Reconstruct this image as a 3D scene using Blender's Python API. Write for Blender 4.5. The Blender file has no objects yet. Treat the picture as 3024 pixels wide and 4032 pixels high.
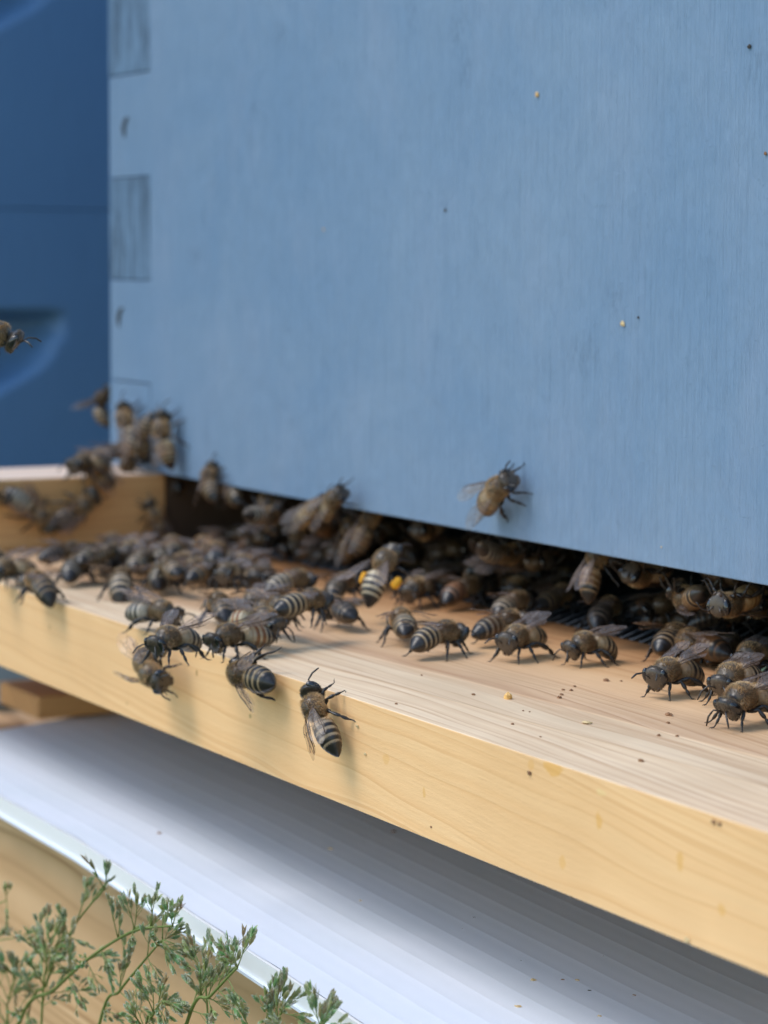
import bpy, math, random
import numpy as np
from mathutils import Vector, Matrix

MM = 0.001
S = bpy.context.scene
COL = S.collection
# ------------------------------------------------------------------ camera
CAM = np.array([619.63, -252.45, 69.33])
YAW, PITCH, ROLL, FPX = 0.4920466, 0.0956616, 0.0052168, 10237.2
def cam_axes():
    f = np.array([-math.cos(YAW)*math.cos(PITCH), math.sin(YAW)*math.cos(PITCH), -math.sin(PITCH)])
    r = np.array([math.sin(YAW), math.cos(YAW), 0.0]); u = np.cross(r, f)
    c, s = math.cos(ROLL), math.sin(ROLL)
    return r*c+u*s, u*c-r*s, f
RX, UX, FX = cam_axes()
cam = bpy.data.cameras.new('camera'); co = bpy.data.objects.new('camera', cam); COL.objects.link(co)
co.matrix_world = Matrix(((RX[0], UX[0], -FX[0], CAM[0]*MM), (RX[1], UX[1], -FX[1], CAM[1]*MM), (RX[2], UX[2], -FX[2], CAM[2]*MM), (0, 0, 0, 1)))
cam.sensor_fit = 'VERTICAL'; cam.sensor_height = 36; cam.sensor_width = 27; cam.lens = FPX/4032*36
cam.clip_start = 0.01; cam.clip_end = 500
cam.dof.use_dof = True; cam.dof.focus_distance = 0.405; cam.dof.aperture_fstop = 28
S.camera = co
# ------------------------------------------------------------------ light
SUN_EL, SUN_AZ = 57, 208        # azimuth of the sun, degrees from +Y clockwise
w = bpy.data.worlds.new('World'); S.world = w; w.use_nodes = True
nt = w.node_tree; nt.nodes.clear()
out = nt.nodes.new('ShaderNodeOutputWorld'); bg = nt.nodes.new('ShaderNodeBackground'); sky = nt.nodes.new('ShaderNodeTexSky')
sky.sky_type = 'NISHITA'; sky.sun_disc = False
sky.sun_elevation = math.radians(SUN_EL); sky.sun_rotation = math.radians(SUN_AZ); sky.air_density = 1.6; sky.dust_density = 0.6; sky.ozone_density = 2.5
bg.inputs['Strength'].default_value = 0.15
nt.links.new(sky.outputs[0], bg.inputs[0]); nt.links.new(bg.outputs[0], out.inputs[0])
sl = bpy.data.lights.new('sun', 'SUN'); so = bpy.data.objects.new('sun', sl); COL.objects.link(so)
sl.energy = 1.15; sl.angle = math.radians(28); sl.color = (1.0, 0.93, 0.84)
az, el = math.radians(SUN_AZ), math.radians(SUN_EL)
sd = Vector((math.sin(az)*math.cos(el), math.cos(az)*math.cos(el), math.sin(el)))
so.rotation_euler = (-sd).to_track_quat('-Z', 'Y').to_euler(); so.location = sd*2
S.view_settings.view_transform = 'Standard'; S.view_settings.look = 'None'
S.view_settings.exposure = 0.80; S.view_settings.gamma = 1; S.view_settings.use_curve_mapping = False
S.render.engine = 'CYCLES'
S.cycles.transparent_max_bounces = 16

# ------------------------------------------------------------------ helpers
def ray(x, y): return FX + (x-1512)/FPX*RX - (y-2016)/FPX*UX
def hit(x, y, n, c):
    """3D point (mm) where the ray through source pixel x,y meets plane n.p=c"""
    n = np.array(n, float); d = ray(x, y); k = (c - n@CAM)/(n@d); return CAM + k*d
def depth(P): return (np.array(P)-CAM)@FX

def tag(o, label, cat, group=None, kind=None):
    if label: o['label'] = label
    if cat: o['category'] = cat
    if group: o['group'] = group
    if kind: o['kind'] = kind
    return o
def empty(name, loc=(0, 0, 0)):
    o = bpy.data.objects.new(name, None); COL.objects.link(o); o.location = Vector(loc)*MM; o.empty_display_size = 0.01; return o
class MB:
    def __init__(s): s.v = []; s.f = []; s.m = []; s.c = []
    def add(s, v, f, m=0, c=None):
        o = len(s.v); s.v += [tuple(map(float, p)) for p in v]; s.f += [tuple(i+o for i in q) for q in f]; s.m += [m]*len(f)
        if c is not None: s.c += [tuple(x) for x in c]
        elif s.c: s.c += [(0.1, .1, .1, 1)]*len(v)
    def mesh(s, name, mats, smooth=True):
        me = bpy.data.meshes.new(name); me.from_pydata([(a*MM, b*MM, c*MM) for a, b, c in s.v], [], s.f)
        for m in mats: me.materials.append(m)
        me.polygons.foreach_set('material_index', s.m)
        me.polygons.foreach_set('use_smooth', [smooth]*len(s.f))
        if s.c:
            a = me.color_attributes.new('Col', 'FLOAT_COLOR', 'POINT'); a.data.foreach_set('color', np.array(s.c, dtype=np.float32).ravel())
        me.update(); return me
    def build(s, name, mats, parent=None, smooth=True, bevel=0):
        if not isinstance(mats, (list, tuple)): mats = [mats]
        o = bpy.data.objects.new(name, s.mesh(name, mats, smooth)); COL.objects.link(o)
        if parent: o.parent = parent
        if bevel:
            b = o.modifiers.new('bevel', 'BEVEL'); b.width = bevel*MM; b.segments = 2; b.limit_method = 'ANGLE'
        return o
    def box(s, x0, x1, y0, y1, z0, z1, m=0):
        v = [(x0, y0, z0), (x1, y0, z0), (x1, y1, z0), (x0, y1, z0), (x0, y0, z1), (x1, y0, z1), (x1, y1, z1), (x0, y1, z1)]
        s.add(v, [(0, 3, 2, 1), (4, 5, 6, 7), (0, 1, 5, 4), (1, 2, 6, 5), (2, 3, 7, 6), (3, 0, 4, 7)], m); return s
    def prism(s, pts, axis, a, b, m=0):
        """extrude outline pts (2D, ccw) along axis 1 (y): pts are (x,z); axis 0 (x): pts are (y,z)"""
        def P(p, t): return (p[0], t, p[1]) if axis == 1 else ((t, p[0], p[1]) if axis == 0 else (p[0], p[1], t))
        n = len(pts); v = [P(p, a) for p in pts]+[P(p, b) for p in pts]
        s.add(v, [tuple(range(n))[::-1], tuple(range(n, 2*n))]+[(i, (i+1) % n, n+(i+1) % n, n+i) for i in range(n)], m); return s
def frame(d):
    d = d/np.linalg.norm(d); a = np.array([0, 0, 1.]) if abs(d[2]) < .9 else np.array([1., 0, 0])
    x = np.cross(a, d); x /= np.linalg.norm(x); return x, np.cross(d, x)
def tube(mb, pts, rad, n=8, m=0, col=None, flat=None, cap=True):
    """tapered tube; flat = ratio of thickness to width per point, the wide way roughly vertical"""
    pts = [np.array(p, float) for p in pts]; N = len(pts); V = []; C = []
    for i in range(N):
        d = pts[min(i+1, N-1)]-pts[max(i-1, 0)]
        d = d/(np.linalg.norm(d)+1e-9)
        x, y = frame(d); fl = 1 if flat is None else flat[i]
        for k in range(n):
            a = 2*math.pi*k/n; V.append(pts[i]+rad[i]*(math.cos(a)*fl*x+math.sin(a)*y))
            if col is not None: C.append(col)
    F = [(i*n+k, i*n+(k+1) % n, (i+1)*n+(k+1) % n, (i+1)*n+k) for i in range(N-1) for k in range(n)]
    if cap: F += [tuple(range(n))[::-1], tuple((N-1)*n+k for k in range(n))]
    mb.add(V, F, m, C if col is not None else None)
# ------------------------------------------------------------------ materials
def node(nt, t, **kw):
    n = nt.nodes.new('ShaderNode'+t)
    for k, v in kw.items():
        if k == 'inp':
            for a, b in v.items():
                if hasattr(b, 'is_output') or isinstance(b, bpy.types.NodeSocket): nt.links.new(b, n.inputs[a])
                else: n.inputs[a].default_value = b
        else: setattr(n, k, v)
    return n
def new_mat(name):
    m = bpy.data.materials.new(name); m.use_nodes = True; nt = m.node_tree; b = nt.nodes['Principled BSDF']; return m, nt, b
def coords(nt, scale=(1, 1, 1), rot=(0, 0, 0), loc=(0, 0, 0)):
    t = node(nt, 'TexCoord'); mp = node(nt, 'Mapping'); nt.links.new(t.outputs['Object'], mp.inputs[0])
    mp.inputs['Scale'].default_value = scale; mp.inputs['Rotation'].default_value = rot; mp.inputs['Location'].default_value = loc
    return mp.outputs[0]
def noise(nt, vec, scale=1, detail=3, rough=.5, dist=0):
    n = node(nt, 'TexNoise', inp={'Vector': vec, 'Scale': scale, 'Detail': detail, 'Roughness': rough, 'Distortion': dist}); return n.outputs['Fac']
def ramp(nt, fac, stops, interp='LINEAR'):
    r = node(nt, 'ValToRGB'); nt.links.new(fac, r.inputs[0]); e = r.color_ramp.elements; r.color_ramp.interpolation = interp
    while len(e) < len(stops): e.new(.5)
    for i, (p, c) in enumerate(stops):
        e[i].position = p; e[i].color = (c, c, c, 1) if isinstance(c, (int, float)) else (*c, 1)
    return r.outputs[0]
def math_(nt, op, a, b=0.0, clamp=False):
    n = node(nt, 'Math', operation=op, use_clamp=clamp)
    for i, v in enumerate((a, b)):
        if isinstance(v, (int, float)): n.inputs[i].default_value = v
        else: nt.links.new(v, n.inputs[i])
    return n.outputs[0]
def mix(nt, f, a, b, mode='MIX'):
    n = node(nt, 'Mix', data_type='RGBA', blend_type=mode)
    for k, v in ((0, f), (6, a), (7, b)):
        if isinstance(v, (int, float)): n.inputs[k].default_value = v
        elif isinstance(v, tuple): n.inputs[k].default_value = (*v, 1)
        else: nt.links.new(v, n.inputs[k])
    return n.outputs[2]
def bump(nt, h, strength=.3, dist=.0002, prev=None):
    b = node(nt, 'Bump'); b.inputs['Strength'].default_value = strength; b.inputs['Distance'].default_value = dist
    nt.links.new(h, b.inputs['Height'])
    if prev is not None: nt.links.new(prev, b.inputs['Normal'])
    return b.outputs[0]

def wood_mat(name, axis, light, mid, dark, ring=300, tilt=0.03, spots=(), rough=.6, ringamt=.5, fibre=.35, big=None, yramp=None):
    """pine: growth rings across `axis`-perpendicular direction; grain runs along X unless axis='y'"""
    m, nt, b = new_mat(name)
    tc = node(nt, 'TexCoord').outputs['Object']; sp = node(nt, 'SeparateXYZ'); nt.links.new(tc, sp.inputs[0]); X, Y, Z = sp.outputs
    L, A, B2 = (X, Z, Y) if axis == 'x' else (Y, Z, X)
    # warp
    wv = node(nt, 'CombineXYZ', inp={0: math_(nt, 'MULTIPLY', L, 9), 1: math_(nt, 'MULTIPLY', A, 40), 2: math_(nt, 'MULTIPLY', B2, 40)})
    wp = noise(nt, wv.outputs[0], 1, 2)
    across = math_(nt, 'ADD', math_(nt, 'ADD', A, math_(nt, 'MULTIPLY', B2, .9)), math_(nt, 'ADD', math_(nt, 'MULTIPLY', L, tilt), math_(nt, 'MULTIPLY', wp, .014)))
    v1 = node(nt, 'CombineXYZ', inp={0: math_(nt, 'MULTIPLY', across, ring), 1: math_(nt, 'MULTIPLY', L, .8), 2: 0.37})
    r1 = noise(nt, v1.outputs[0], 1, 1.5, .55)
    v2 = node(nt, 'CombineXYZ', inp={0: math_(nt, 'MULTIPLY', across, ring*7), 1: math_(nt, 'MULTIPLY', L, 40), 2: 1.7})
    r2 = noise(nt, v2.outputs[0], 1, 3, .6)
    base = ramp(nt, r1, [(.3, light), (.47, mid), (.53, dark), (.545, light), (.62, mid), (.67, dark), (.69, light), (.85, mid)])
    base = mix(nt, ringamt, mid, base)
    base = mix(nt, math_(nt, 'MULTIPLY', ramp(nt, r2, [(.35, 0), (.65, 1)]), fibre), base, tuple(c*1.12 for c in light))
    n3 = noise(nt, tc, 35, 3)
    base = mix(nt, ramp(nt, n3, [(.42, 0), (.7, .5)]), base, tuple(c*.86 for c in mid))
    if yramp:    # zones of differing wood, rear ones darkened as entrance shade, (y mm, colour multiplier)
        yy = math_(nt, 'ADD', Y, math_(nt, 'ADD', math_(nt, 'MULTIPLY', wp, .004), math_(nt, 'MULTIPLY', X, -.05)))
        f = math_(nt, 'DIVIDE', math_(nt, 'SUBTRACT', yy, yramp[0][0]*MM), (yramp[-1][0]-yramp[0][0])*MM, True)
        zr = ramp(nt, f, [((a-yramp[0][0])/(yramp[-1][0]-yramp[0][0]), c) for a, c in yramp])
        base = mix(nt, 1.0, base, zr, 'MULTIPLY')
    fine = noise(nt, coords(nt, (500, 2600, 2600) if axis == 'x' else (2600, 500, 2600)), 1, 3, .7)
    for (P, rad, colr, amt) in spots:
        d = node(nt, 'VectorMath', operation='SUBTRACT'); nt.links.new(tc, d.inputs[0]); d.inputs[1].default_value = tuple(c*MM for c in P)
        sc = node(nt, 'VectorMath', operation='MULTIPLY'); nt.links.new(d.outputs[0], sc.inputs[0]); sc.inputs[1].default_value = tuple(1000./r for r in rad)
        ln = node(nt, 'VectorMath', operation='LENGTH'); nt.links.new(sc.outputs[0], ln.inputs[0])
        dd = math_(nt, 'ADD', ln.outputs['Value'], math_(nt, 'MULTIPLY', math_(nt, 'SUBTRACT', noise(nt, tc, 900, 3), .5), 1.3))
        base = mix(nt, math_(nt, 'MULTIPLY', ramp(nt, dd, [(.75, 1), (1.0, 0)]), amt), base, colr)
    nt.links.new(base, b.inputs['Base Color']); b.inputs['Roughness'].default_value = rough
    nb = bump(nt, fine, .35, .00012); nb = bump(nt, r2, .25, .00015, nb)
    nt.links.new(nb, b.inputs['Normal']); return m

def paint_mat(name, c1, c2, c3, rough=.55, endgrain=False, strength=1.0, worn=()):
    m, nt, b = new_mat(name)
    tc = node(nt, 'TexCoord').outputs['Object']
    blot = noise(nt, tc, 22, 5, .6, .8); col = mix(nt, ramp(nt, blot, [(.35, 0), (.68, 1)]), c1, c2)
    b2 = noise(nt, coords(nt, (45, 45, 22), loc=(3, 1, 7)), 1, 3, .6); col = mix(nt, ramp(nt, b2, [(.5, 0), (.75, .4)]), col, c3)
    mott = noise(nt, coords(nt, (380, 380, 200)), 1, 3, .6); col = mix(nt, ramp(nt, mott, [(.35, 0), (.8, .15)]), col, tuple(x*.8 for x in c1))
    if endgrain:
        e = noise(nt, coords(nt, (520, 520, 60), rot=(0, .3, 0)), 1, 3, .7, .6)
        col = mix(nt, ramp(nt, e, [(.40, 0), (.60, .95)]), col, tuple(x*.42 for x in c1))
    brush = noise(nt, coords(nt, (1500, 1500, 45)), 1, 4, .65)
    brush2 = noise(nt, coords(nt, (2400, 2400, 60), loc=(5, 2, 1)), 1, 2, .6)
    col = mix(nt, math_(nt, 'MULTIPLY', ramp(nt, brush, [(.36, 1), (.52, 0)]), .26), col, tuple(x*.72 for x in c1))
    col = mix(nt, math_(nt, 'MULTIPLY', ramp(nt, brush2, [(.5, 0), (.7, 1)]), .16), col, tuple(min(1, x*1.22) for x in c2))
    cr = noise(nt, coords(nt, (60, 60, 3200), rot=(0, .07, 0)), 1, 3, .6, .5); crack = ramp(nt, cr, [(.0, 0), (.66, 0), (.72, 1)])
    zone = ramp(nt, noise(nt, coords(nt, (26, 26, 26), loc=(9, 9, 2)), 1, 2), [(.48, 0), (.6, 1)])
    crack = math_(nt, 'MULTIPLY', crack, zone)
    pim = ramp(nt, noise(nt, tc, 1900, 3, .6, .8), [(.55, 0), (.72, 1)])
    pit = ramp(nt, noise(nt, coords(nt, (300, 300, 300), loc=(1, 8, 4)), 1, 2, .5), [(.75, 0), (.79, 1)])
    col = mix(nt, math_(nt, 'MULTIPLY', crack, .10), col, tuple(x*.5 for x in c1))
    col = mix(nt, math_(nt, 'MULTIPLY', pit, .45), col, tuple(x*.35 for x in c1))
    wr = None
    for (P, rad) in worn:
        d = node(nt, 'VectorMath', operation='SUBTRACT'); nt.links.new(tc, d.inputs[0]); d.inputs[1].default_value = tuple(c*MM for c in P)
        sc = node(nt, 'VectorMath', operation='MULTIPLY'); nt.links.new(d.outputs[0], sc.inputs[0]); sc.inputs[1].default_value = tuple(1000./r for r in rad)
        ln = node(nt, 'VectorMath', operation='LENGTH'); nt.links.new(sc.outputs[0], ln.inputs[0])
        k = math_(nt, 'MULTIPLY', ramp(nt, ln.outputs['Value'], [(.3, 1), (1.0, 0)]), ramp(nt, noise(nt, coords(nt, (900, 900, 350)), 1, 4, .7), [(.45, 0), (.6, 1)]))
        col = mix(nt, math_(nt, 'MULTIPLY', k, .5), col, tuple(x*.6 for x in c1)); wr = k if wr is None else math_(nt, 'MAXIMUM', wr, k)
    nt.links.new(col, b.inputs['Base Color']); b.inputs['Roughness'].default_value = rough
    nb = bump(nt, brush, .6*strength, .00034); nb = bump(nt, brush2, .6*strength, .00016, nb); nb = bump(nt, pim, .22*strength, .00012, nb); nb = bump(nt, math_(nt, 'SUBTRACT', 1, crack), .25*strength, .00014, nb)
    big = noise(nt, coords(nt, (210, 210, 120)), 1, 3, .55); nb = bump(nt, big, .28*strength, .0008, nb)
    nt.links.new(nb, b.inputs['Normal']); return m
def plain(name, col, rough=.5, var=0.15, scale=60, metal=0.0, spec=None):
    m, nt, b = new_mat(name)
    n = noise(nt, coords(nt), scale, 4, .6); c = mix(nt, ramp(nt, n, [(.3, 0), (.7, 1)]), tuple(x*(1-var) for x in col), tuple(min(1, x*(1+var)) for x in col))
    nt.links.new(c, b.inputs['Base Color']); b.inputs['Roughness'].default_value = rough; b.inputs['Metallic'].default_value = metal
    return m

D, T, E0, RW = 62.5, 18.0, 17.5, 31.3      # landing depth, board thickness, entrance height, rail width
def onfront(x, y): return tuple(hit(x, y, (0, 1, 0), -D))
SP = []
AMB = (.80, .40, .07)
for (x, y, a, c_, amt, col) in [(2180, 3023, 2.6, 1.3, .55, AMB), (2358, 3233, .9, 1.4, .5, AMB), (2678, 3393, .75, 1.5, .45, AMB), (2215, 3397, .9, 1.0, .35, AMB),
        (2841, 3585, .8, 1.0, .4, AMB), (1670, 3120, .5, .9, .45, AMB), (2090, 2900+110, 1.0, .8, .3, AMB), (1520, 2990, 1.2, 1.0, .3, AMB),
        (775, 2650, .5, .7, .6, (.35, .16, .03)), (985, 2820, .6, .4, .6, (.30, .2, .05)), (195, 2470, .5, .7, .5, (.45, .22, .05)), (500, 2770, .5, .4, .4, (.4, .2, .05)), (2365, 3120, 1.3, .5, .35, (.9, .68, .3))]:
    SP.append((onfront(x, y), (a, 3, c_), col, min(.9, amt*1.1)))
M = {}
M['front'] = wood_mat('warm_pine', 'x', (.95, .61, .31), (.89, .52, .235), (.72, .37, .14), ring=260, tilt=.045, spots=SP, rough=.5, ringamt=.55, fibre=.22)
M['landing'] = wood_mat('pale_pine', 'x', (.80, .60, .39), (.72, .50, .30), (.52, .30, .155), ring=210, tilt=.02, rough=.62, ringamt=.9, fibre=.5,
    yramp=[(-90, (1.02, 1.02, 1.04)), (-61.6, (1.02, 1.02, 1.02)), (-61.5, (1.12, 1.1, 1.06)), (-61.2, (.80, .75, .70)), (-60.4, (.97, .97, .98)), (-55, (.92, .91, .90)), (-49, (.99, .98, .97)), (-48.5, (1.14, 1.10, 1.04)), (-48.0, (.82, .72, .66)), (-40, (.86, .76, .67)), (-33, (.95, .82, .70)), (-22, (.88, .70, .52)), (-10, (.74, .54, .38)), (2, (.46, .30, .18)), (13, (.28, .17, .09))])  # wood tones in front; the dark rear stops paint in the entrance shade
M['rail'] = wood_mat('rail_pine', 'y', (.72, .41, .17), (.62, .32, .12), (.44, .2, .07), ring=330, tilt=.03, rough=.6, ringamt=.6)
M['railtop'] = wood_mat('rail_top_pine', 'y', (.86, .66, .52), (.82, .62, .48), (.72, .5, .36), ring=100, rough=.6)
M['beam'] = wood_mat('beam_pine', 'x', (.74, .47, .25), (.62, .37, .18), (.36, .17, .06), ring=115, tilt=.0, rough=.6, ringamt=1.0, fibre=.15)
M['blue'] = paint_mat('blue_paint', (.16, .262, .395), (.20, .295, .415), (.255, .325, .44), strength=1.7, worn=[(tuple(hit(x, y, (0, 1, 0), 0)-np.array([0, 0, 17.5])), r_) for x, y, r_ in [(1800, 130, (4.0, 5, 7)), (1835, 270, (3.4, 5, 6)), (1625, 60, (3, 5, 5)), (1010, 420, (5, 5, 2)), (1100, 140, (6, 5, 4)), (760, 1010, (6, 5, 3)), (2960, 240, (4, 5, 5)), (1745, 810, (2.5, 5, 2.5)), (2420, 1180, (5, 5, 4)), (2300, 1400, (8, 5, 5))]])
M['blue_end'] = paint_mat('blue_paint_end_grain', (.145, .245, .37), (.17, .27, .39), (.19, .29, .41), endgrain=True)
M['dark_blue'] = paint_mat('dark_blue_paint', (.115, .235, .42), (.12, .245, .43), (.125, .25, .43), strength=.5, rough=.5)
M['inside'] = plain('shade_dark_wood', (.06, .034, .018), .7)  # wood darkened so the shade inside the hive sits in its colour
M['steel'] = plain('galvanised_wire', (.06, .064, .07), .4, .3, 300, .6)
M['hole'] = plain('rusty_nail', (.03, .032, .03), .8)

# ------------------------------------------------------------------ setting
g = MB(); n = 40; R = 60000
xs = np.sign(np.linspace(-1, 1, n))*np.abs(np.linspace(-1, 1, n))**3*R
rnd = random.Random(3)
g.add([(x, y, -430+rnd.uniform(-8, 8)*(1+abs(x)*.0006)) for y in xs for x in xs], [(j*n+i, j*n+i+1, (j+1)*n+i+1, (j+1)*n+i) for j in range(n-1) for i in range(n-1)])
mg = plain('meadow_ground', (.055, .085, .03), .9, .5, 9)
o = g.build('ground', mg); tag(o, None, None, kind='structure')

# ------------------------------------------------------------------ hive body box
W, DP, H = 410., 505., 244.; TH = 26.0; PF = 25.5
ZB = E0
body = empty('hive_box', (0, 0, ZB)); tag(body, 'light blue painted wooden hive box with finger jointed corners above the bee entrance', 'hive box')
nb_ = int(H/PF)+1
def zl(k): return min(H, max(0, k*PF-3.9))
def finger_outline(own_even, span):
    """outline of a board (u,z): fingers full length where it owns them, set back by TH elsewhere"""
    L = []; Rr = []
    for k in range(nb_):
        a, b = zl(k), zl(k+1)
        if b-a < 1: continue
        own = (k % 2 == 0) == own_even
        i = 0.12 if own else TH+0.12
        g2 = .13 if own else -.13
        L += [(i, a+(g2 if k else 0)), (i, b-(g2 if b < H else 0))]; Rr += [(span-i, a+(g2 if k else 0)), (span-i, b-(g2 if b < H else 0))]
    return [(p[0], p[1]) for p in Rr] + [(p[0], p[1]) for p in L[::-1]]
# pattern: lowest finger belongs to the side boards (end grain seen in front)
f = MB(); f.prism(finger_outline(False, W), 1, 0, TH); o = f.build('front_wall', M['blue'], body, smooth=False, bevel=.22)
f = MB(); f.prism(finger_outline(False, W), 1, DP-TH, DP); f.build('rear_wall', M['blue'], body, smooth=False, bevel=.22)
f = MB(); f.prism(finger_outline(True, DP), 0, 0, TH)
f.m = [1 if (len(q) == 4 and sum(f.v[i][2] for i in q)/4 < 21) else 0 for q in f.f]
o = f.build('side_wall', [M['blue_end'], M['blue']], body, smooth=False, bevel=.22); o.location = (0, -.00018, 0)
f = MB(); f.prism(finger_outline(True, DP), 0, W-TH, W); o = f.build('side_wall', M['blue_end'], body, smooth=False, bevel=.22); o.location = (0, -.00018, 0)
# half filled nail holes in the corner fingers
for (x, y) in [(503, 512), (482, 1262)]:
    P = hit(x, y, (0, 1, 0), 0); mb = MB(); pts = []; rad = []
    for k in range(9):
        a = math.radians(100+k*(115/8)); pts.append((P[0]+3.6*math.cos(a)+1.2, -.05, P[2]-ZB+3.1*math.sin(a))); rad.append(.2+.8*math.sin(math.pi*k/8))
    tube(mb, pts, rad, 8, flat=[.5]*9); mb.build('nail_hole', M['hole'], body)
MB().box(-12, W+12, -12, DP+12, H+1, H+22).build('lid', M['blue'], body, False, 1)

# ------------------------------------------------------------------ bottom board
bb = empty('bottom_board', (0, 0, 0)); tag(bb, 'pine bottom board with yellow front edge and pale landing strip below the light blue box', 'bottom board')
f = MB()
f.add([(-2, -D, -T), (W+2, -D, -T), (W+2, -D, 0), (-2, -D, 0), (-2, 13, -T), (W+2, 13, -T), (W+2, 13, 0), (-2, 13, 0)],
      [(0, 1, 2, 3)], 0)
f.add([(-2, -D, -T), (W+2, -D, -T), (W+2, -D, 0), (-2, -D, 0), (-2, 13, -T), (W+2, 13, -T), (W+2, 13, 0), (-2, 13, 0)],
      [(3, 2, 6, 7), (4, 7, 6, 5), (0, 4, 5, 1), (0, 3, 7, 4), (1, 5, 6, 2)], 1)
import bmesh
def weld(o):
    b = bmesh.new(); b.from_mesh(o.data); bmesh.ops.remove_doubles(b, verts=b.verts, dist=1e-6); b.to_mesh(o.data); b.free()
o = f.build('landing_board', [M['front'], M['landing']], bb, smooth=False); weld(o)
bv = o.modifiers.new('bevel', 'BEVEL'); bv.width = .22*MM; bv.segments = 3; bv.limit_method = 'ANGLE'
for x0, x1, y0 in ((0, RW, -D-6), (W-RW, W, -D-6)):
    f = MB(); f.box(x0, x1, -D+.2, 2, .02, E0-.05, 0)
    f.m = [1 if i == 1 else 0 for i in range(6)]
    f.build('side_rail', [M['rail'], M['railtop']], bb, smooth=False, bevel=.8)
    MB().box(x0, x1, 2.01, DP, .02, E0-.06).build('side_rail_shaded', M['inside'], bb, smooth=False)  # same rail continued under the box, its shade put into the colour
MB().box(RW, W-RW, DP-22, DP, .02, E0-.05).build('rear_rail', M['rail'], bb, False, .5)
for x0, x1 in ((4, RW), (W-RW, W-4)):
    MB().box(x0, x1, -32, DP, -41.5, -36).build('runner', M['rail'], bb, False, .5)
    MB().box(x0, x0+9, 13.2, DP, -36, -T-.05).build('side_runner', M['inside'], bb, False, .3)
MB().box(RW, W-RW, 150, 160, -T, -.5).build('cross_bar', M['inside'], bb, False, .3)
# woven wire floor: hexagonal-looking expanded mesh
f = MB(); px, py = 3.2, 1.9
for j in range(74):
    yy = 13.8+j*py
    pts = []
    k = 0; xx = RW+1
    while xx < W-RW:
        sgn = 1 if (k+j) % 2 else -1
        pts += [(xx, yy+sgn*py*.5, .6+.5*sgn), (xx+px*.3, yy+sgn*py*.5, .6+.5*sgn)]; xx += px*.5; k += 1
    tube(f, pts, [.34]*len(pts), 4)
f.build('mesh_floor', M['steel'], bb, smooth=True)

# ------------------------------------------------------------------ inspection tray (twin-wall plastic sheet)
TZ = -42.0
m, nt, b = new_mat('white_twinwall_plastic'); b.inputs['Roughness'].default_value = .5; b.inputs['Specular IOR Level'].default_value = .3
tcn = coords(nt, (30, 60, 30)); cc = mix(nt, ramp(nt, noise(nt, tcn, 1, 3), [(.4, 0), (.7, 1)]), (.74, .78, .86), (.70, .75, .82)); nt.links.new(cc, b.inputs['Base Color'])
M['tray'] = m
m, nt, b = new_mat('cut_plastic_edge'); b.inputs['Roughness'].default_value = .3; b.inputs['Base Color'].default_value = (.88, .88, .87, 1)
M['trayedge'] = m
tray = empty('inspection_tray', (60, -60, TZ)); tag(tray, 'white ribbed plastic inspection tray sliding out below the pine bottom board', 'tray')
ex = [20, 60, 109, 155, 211, 277, 289, 340, 400]; ey = [-67.5, -68.3, -69.8, -70.5, -73.8, -77.7, -78.6, -80.5, -82]
def edge_y(x): return float(np.interp(x, ex, ey))
f = MB(); rows = []; XN = np.linspace(0, 1, 60); cell = 5.7
ys = []
y = 0.0
vals = []
while y < 200:
    for q, dz in ((0, .028), (.04, .02), (.08, 0), (.3, -.002), (.5, -.003), (.7, -.002), (.92, 0), (.96, .02)):
        vals.append((y+q*cell, dz))
    y += cell
rx = random.Random(8); jag = [rx.uniform(-.12, .12) for _ in XN]
for (yy, dz) in vals:
    row = []
    for i, t in enumerate(XN):
        xl = 48-(-68+yy+68)*.43 if yy < 60 else 22; xl = max(14, 48-yy*.43)
        x = xl+(388-xl)*t; y0 = edge_y(x)
        row.append((x-60, y0+yy*(1-.0)+60+(jag[i] if yy < .1 else 0), dz))
    rows.append(row)
NX = len(XN); V = [p for r in rows for p in r]
F = [(j*NX+i, j*NX+i+1, (j+1)*NX+i+1, (j+1)*NX+i) for j in range(len(rows)-1) for i in range(NX-1)]
f.add(V, F)
f.build('top_skin', M['tray'], tray)
f = MB()   # bottom skin, proud of the top one
def strip(mb, d0, d1, z0, z1):
    V = []
    for t in XN:
        x = 47+(388-47)*t; y0 = edge_y(x)+60; V += [(x-60, y0+d0, z0), (x-60, y0+d1, z0), (x-60, y0+d1, z1), (x-60, y0+d0, z1)]
    F = []
    for i in range(NX-1):
        for k in range(4): F.append((i*4+k, (i+1)*4+k, (i+1)*4+(k+1) % 4, i*4+(k+1) % 4))
    F += [(3, 2, 1, 0), tuple((NX-1)*4+k for k in range(4))]; mb.add(V, F)
strip(f, -1.0, 190, -4.2, -3.7); f.build('bottom_skin', M['tray'], tray, False)
f = MB(); strip(f, -.5, .15, -3.69, -.12); f.build('cut_edge', M['trayedge'], tray, False)
f = MB(); strip(f, 3.9, 4.2, -3.6, -.35); f.build('web', M['tray'], tray, False)

# ------------------------------------------------------------------ stand beam
st = empty('hive_stand', (0, -66, -50)); tag(st, 'pine stand beam with wide dark grain running below the white tray', 'hive stand')
MB().box(-60, 520, 3, 40, -120, 3.5).build('front_beam', M['beam'], st, False, 1.2)
MB().box(-60, 520, 500, 537, -120, 3.5).build('rear_beam', M['beam'], st, False, 1.2)
for x0 in (-40, 430):
    for y0 in (41, 459): MB().box(x0, x0+40, y0, y0+40, -380, -2).build('leg', M['beam'], st, False, 1.2)

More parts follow.
